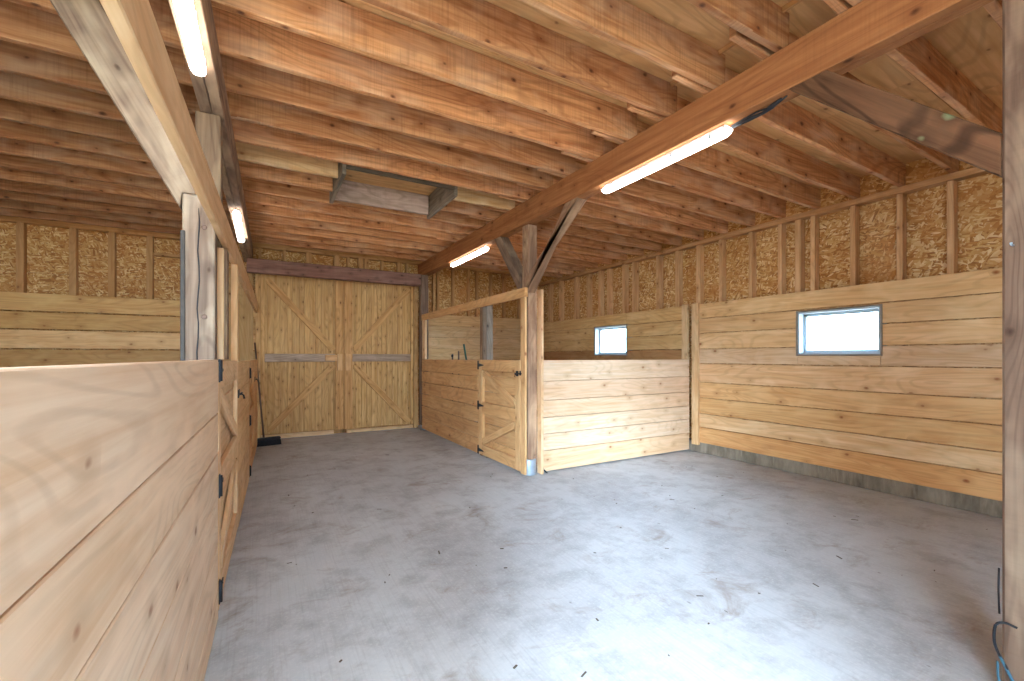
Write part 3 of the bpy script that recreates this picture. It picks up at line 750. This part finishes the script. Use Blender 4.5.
# ------------------------------------------------------------------ strip lights
def strip(x, y0, y1, label, wires=0):
    g = 'fluorescent strip lights'
    o = thing('strip_light', (x, (y0 + y1) / 2, ZB - .08), label, 'light', g)
    m = MB(); m.box((x - .025, y0 + .02, ZB - .028), (x + .025, y1 - .02, ZB - .001), 1, (1, 1, 1), .004); m.build('housing', M['white_metal'], o)
    # rounded diffuser tray
    b = MB(); n = 14; secs = []
    prof = [(-.031, -.030), (-.033, -.045), (-.026, -.060), (-.012, -.067), (.012, -.067), (.026, -.060), (.033, -.045), (.031, -.030)]
    cuts = [(y0, .55), (y0 + .018, .86), (y0 + .05, 1), (y1 - .05, 1), (y1 - .018, .86), (y1, .55)]
    for (y, s) in cuts: secs.append([b.bm.verts.new((x + px * s, y, ZB - .028 + (pz + .028) * (s if s > .9 else s * .9))) for px, pz in prof])
    for a, c in zip(secs, secs[1:]):
        for i in range(len(prof) - 1): b.bm.faces.new((a[i], a[i + 1], c[i + 1], c[i])).smooth = True
        b.bm.faces.new((a[-1], a[0], c[0], c[-1]))
    b.bm.faces.new(secs[0]); b.bm.faces.new(secs[-1][::-1])
    b.build('diffuser', M['tube'], o)
    for k in range(4):
        yy = y0 + .12 + (y1 - y0 - .24) * k / 3
        for sx in (-1, 1):
            m = MB(); m.box((x + sx * .032 - .004, yy - .009, ZB - .052), (x + sx * .032 + .006, yy + .009, ZB - .026), 2, (1, 1, 1), .002)
            m.build('clip', M['galv'], o)
    return o
strip(-.268, 1.40, 2.60, 'bright strip light at the top left, under the left beam, closest to the camera')
strip(-.222, 4.93, 6.10, 'small bright strip light far along the left beam')
strip(2.455, 1.66, 2.80, 'bright strip light under the right-hand beam, in front of the corner post')
strip(2.462, 4.98, 6.18, 'strip light under the right-hand beam beyond the corner post')
m = MB(); m.tube([(2.458, 1.655, ZB - .03), (2.47, 1.56, ZB - .022), (2.462, 1.47, ZB - .03), (2.468, 1.42, ZB - .014), (2.45, 1.36, ZB - .006)], [.007, .013, .009, .015, .006], 8)
m.tube([(2.455, 1.655, ZB - .02), (2.452, 1.50, ZB - .012), (2.46, 1.40, ZB - .022), (2.452, 1.33, ZB - .006)], .005, 6)
tag(m.build('power_cord', M['black']), 'dark power cord bunched under the beam at the near end of the right strip light', 'cord')

# ------------------------------------------------------------------ loose things
br = thing('push_broom', (.05, 7.2, 0), 'push broom with black brush head leaning in the left corner by the barn doors', 'broom')
m = MB(); m.tube([(.01, 7.13, .10), (-.045, 7.32, .75), (-.105, 7.52, 1.46)], [.013, .012, .012], 10); m.build('handle', M['handle'], br)
m = MB(); a = math.radians(12)
m.box((-.16, -.035, .075), (.16, .035, .115), 0, (1, 1, 1), .012, mat=Matrix.Translation((.06, 7.12, 0)) @ Matrix.Rotation(a, 4, 'Z')); hb = m.build('head_block', M['black'], br)
m = MB()
for i in range(20):
    for j in range(5):
        x, y = -.15 + .3 * i / 19, -.03 + .06 * j / 4
        p = Matrix.Translation((.06, 7.12, 0)) @ Matrix.Rotation(a, 4, 'Z')
        m.tube([p @ Vector((x, y, .076)), p @ Vector((x * 1.06 + R.uniform(-.004, .004), y * 1.5, .002))], [.007, .008], 5)
m.build('bristles', M['brush'], hb)
# tools standing in the right stall behind the partition
g = 'tool handles behind the partition'
m = MB(); m.tube([(2.66, 5.86, 0), (2.655, 5.88, .7), (2.60, 6.05, 1.44)], .014, 10)
tag(m.build('tool_handle', M['green']), 'green tool handle poking above the partition beyond the right stall gate', 'tool', g)
m = MB(); m.tube([(2.58, 6.20, 0), (2.55, 6.13, 1.31), (2.545, 6.12, 1.34)], [.013, .013, .009], 8)
tag(m.build('tool_handle', M['handle']), 'brown tool handle just left of the green one behind the partition', 'tool', g)
m = MB(); m.tube([(2.62, 6.55, 0), (2.60, 6.50, 1.27)], .012, 8); m.tube([(2.575, 6.45, 1.262), (2.60, 6.50, 1.282), (2.62, 6.56, 1.27)], .018, 8)
tag(m.build('tool_handle', M['black']), 'dark knobbed tool handle, leftmost above the right partition', 'tool', g)
# cable by the near post
cb = thing('cable', (2.38, .5, 0), 'black and blue cables looping down the foot of the nearest post', 'cable')
m = MB(); m.tube([(2.399, .536, .46), (2.397, .537, .38), (2.398, .535, .29)], .003, 6)
m.tube(smooth([(2.397, .49, .26), (2.388, .52, .266), (2.376, .54, .25), (2.372, .542, .19), (2.380, .53, .14), (2.385, .512, .10)]), .0045, 8); m.build('black_wire', M['black'], cb)
m = MB(); m.tube(smooth([(2.380, .53, .14), (2.386, .51, .09), (2.388, .49, .045), (2.38, .46, .012), (2.37, .40, .006)]), .005, 8)
m.tube(smooth([(2.376, .535, .12), (2.368, .53, .06), (2.365, .515, .02), (2.36, .48, .006)]), .004, 8); m.build('blue_wire', M['bluecable'], cb)
# crumbs on the floor
m = MB()
for i in range(70):
    if i < 42: x, y = R.uniform(.0, 2.3), R.uniform(1.2, 6.5)
    else: x, y = R.uniform(2.6, 4.8), R.uniform(.9, 3.7)
    s = R.uniform(.003, .008); L = s * R.choice((1, 1, 1.5, 3))
    m.box((-L, -s * .6, .0005), (L, s * .6, s * .5), 0, (1, 1, 1), .001, mat=Matrix.Translation((x, y, 0)) @ Matrix.Rotation(R.uniform(0, 6.3), 4, 'Z'))
o = m.build('floor_crumbs', M['crumb']); tag(o, 'scattered dark crumbs and straw bits on the concrete floor', 'debris'); o['kind'] = 'stuff'

# ------------------------------------------------------------------ camera, light
cam = bpy.data.cameras.new('camera'); co = bpy.data.objects.new('camera', cam); col.objects.link(co)
co.location = (0, 0, 1.25); co.rotation_euler = (math.radians(90), 0, math.radians(-29.5))
cam.sensor_width = 36; cam.lens = 440 / 1024 * 36; cam.shift_y = 16.5 / 1024; cam.clip_start = .01; cam.clip_end = 200
S.camera = co
w = bpy.data.worlds.new('sky'); S.world = w; w.use_nodes = True
bg = w.node_tree.nodes['Background']; bg.inputs[0].default_value = (.56, .79, 1.0, 1); bg.inputs[1].default_value = 19.0
sun = bpy.data.lights.new('sun', 'SUN'); sun.energy = 14; sun.angle = math.radians(3); sun.color = (1, .93, .82)
so = bpy.data.objects.new('sun', sun); col.objects.link(so); so.rotation_euler = (math.radians(-38), 0, math.radians(60))
sk = bpy.data.lights.new('daylight', 'SUN'); sk.energy = 8.5; sk.angle = math.radians(18); sk.color = (.55, .76, 1)
ko = bpy.data.objects.new('daylight', sk); col.objects.link(ko)
ko.rotation_euler = Vector((-.63, -.77, math.tan(math.radians(18)))).to_track_quat('Z', 'Y').to_euler()
S.view_settings.view_transform = 'Standard'; S.view_settings.look = 'None'; S.view_settings.gamma = 1; S.view_settings.use_curve_mapping = False
S.view_settings.exposure = 0.66
for o in col.objects:
    if '_o' in o: del o['_o']
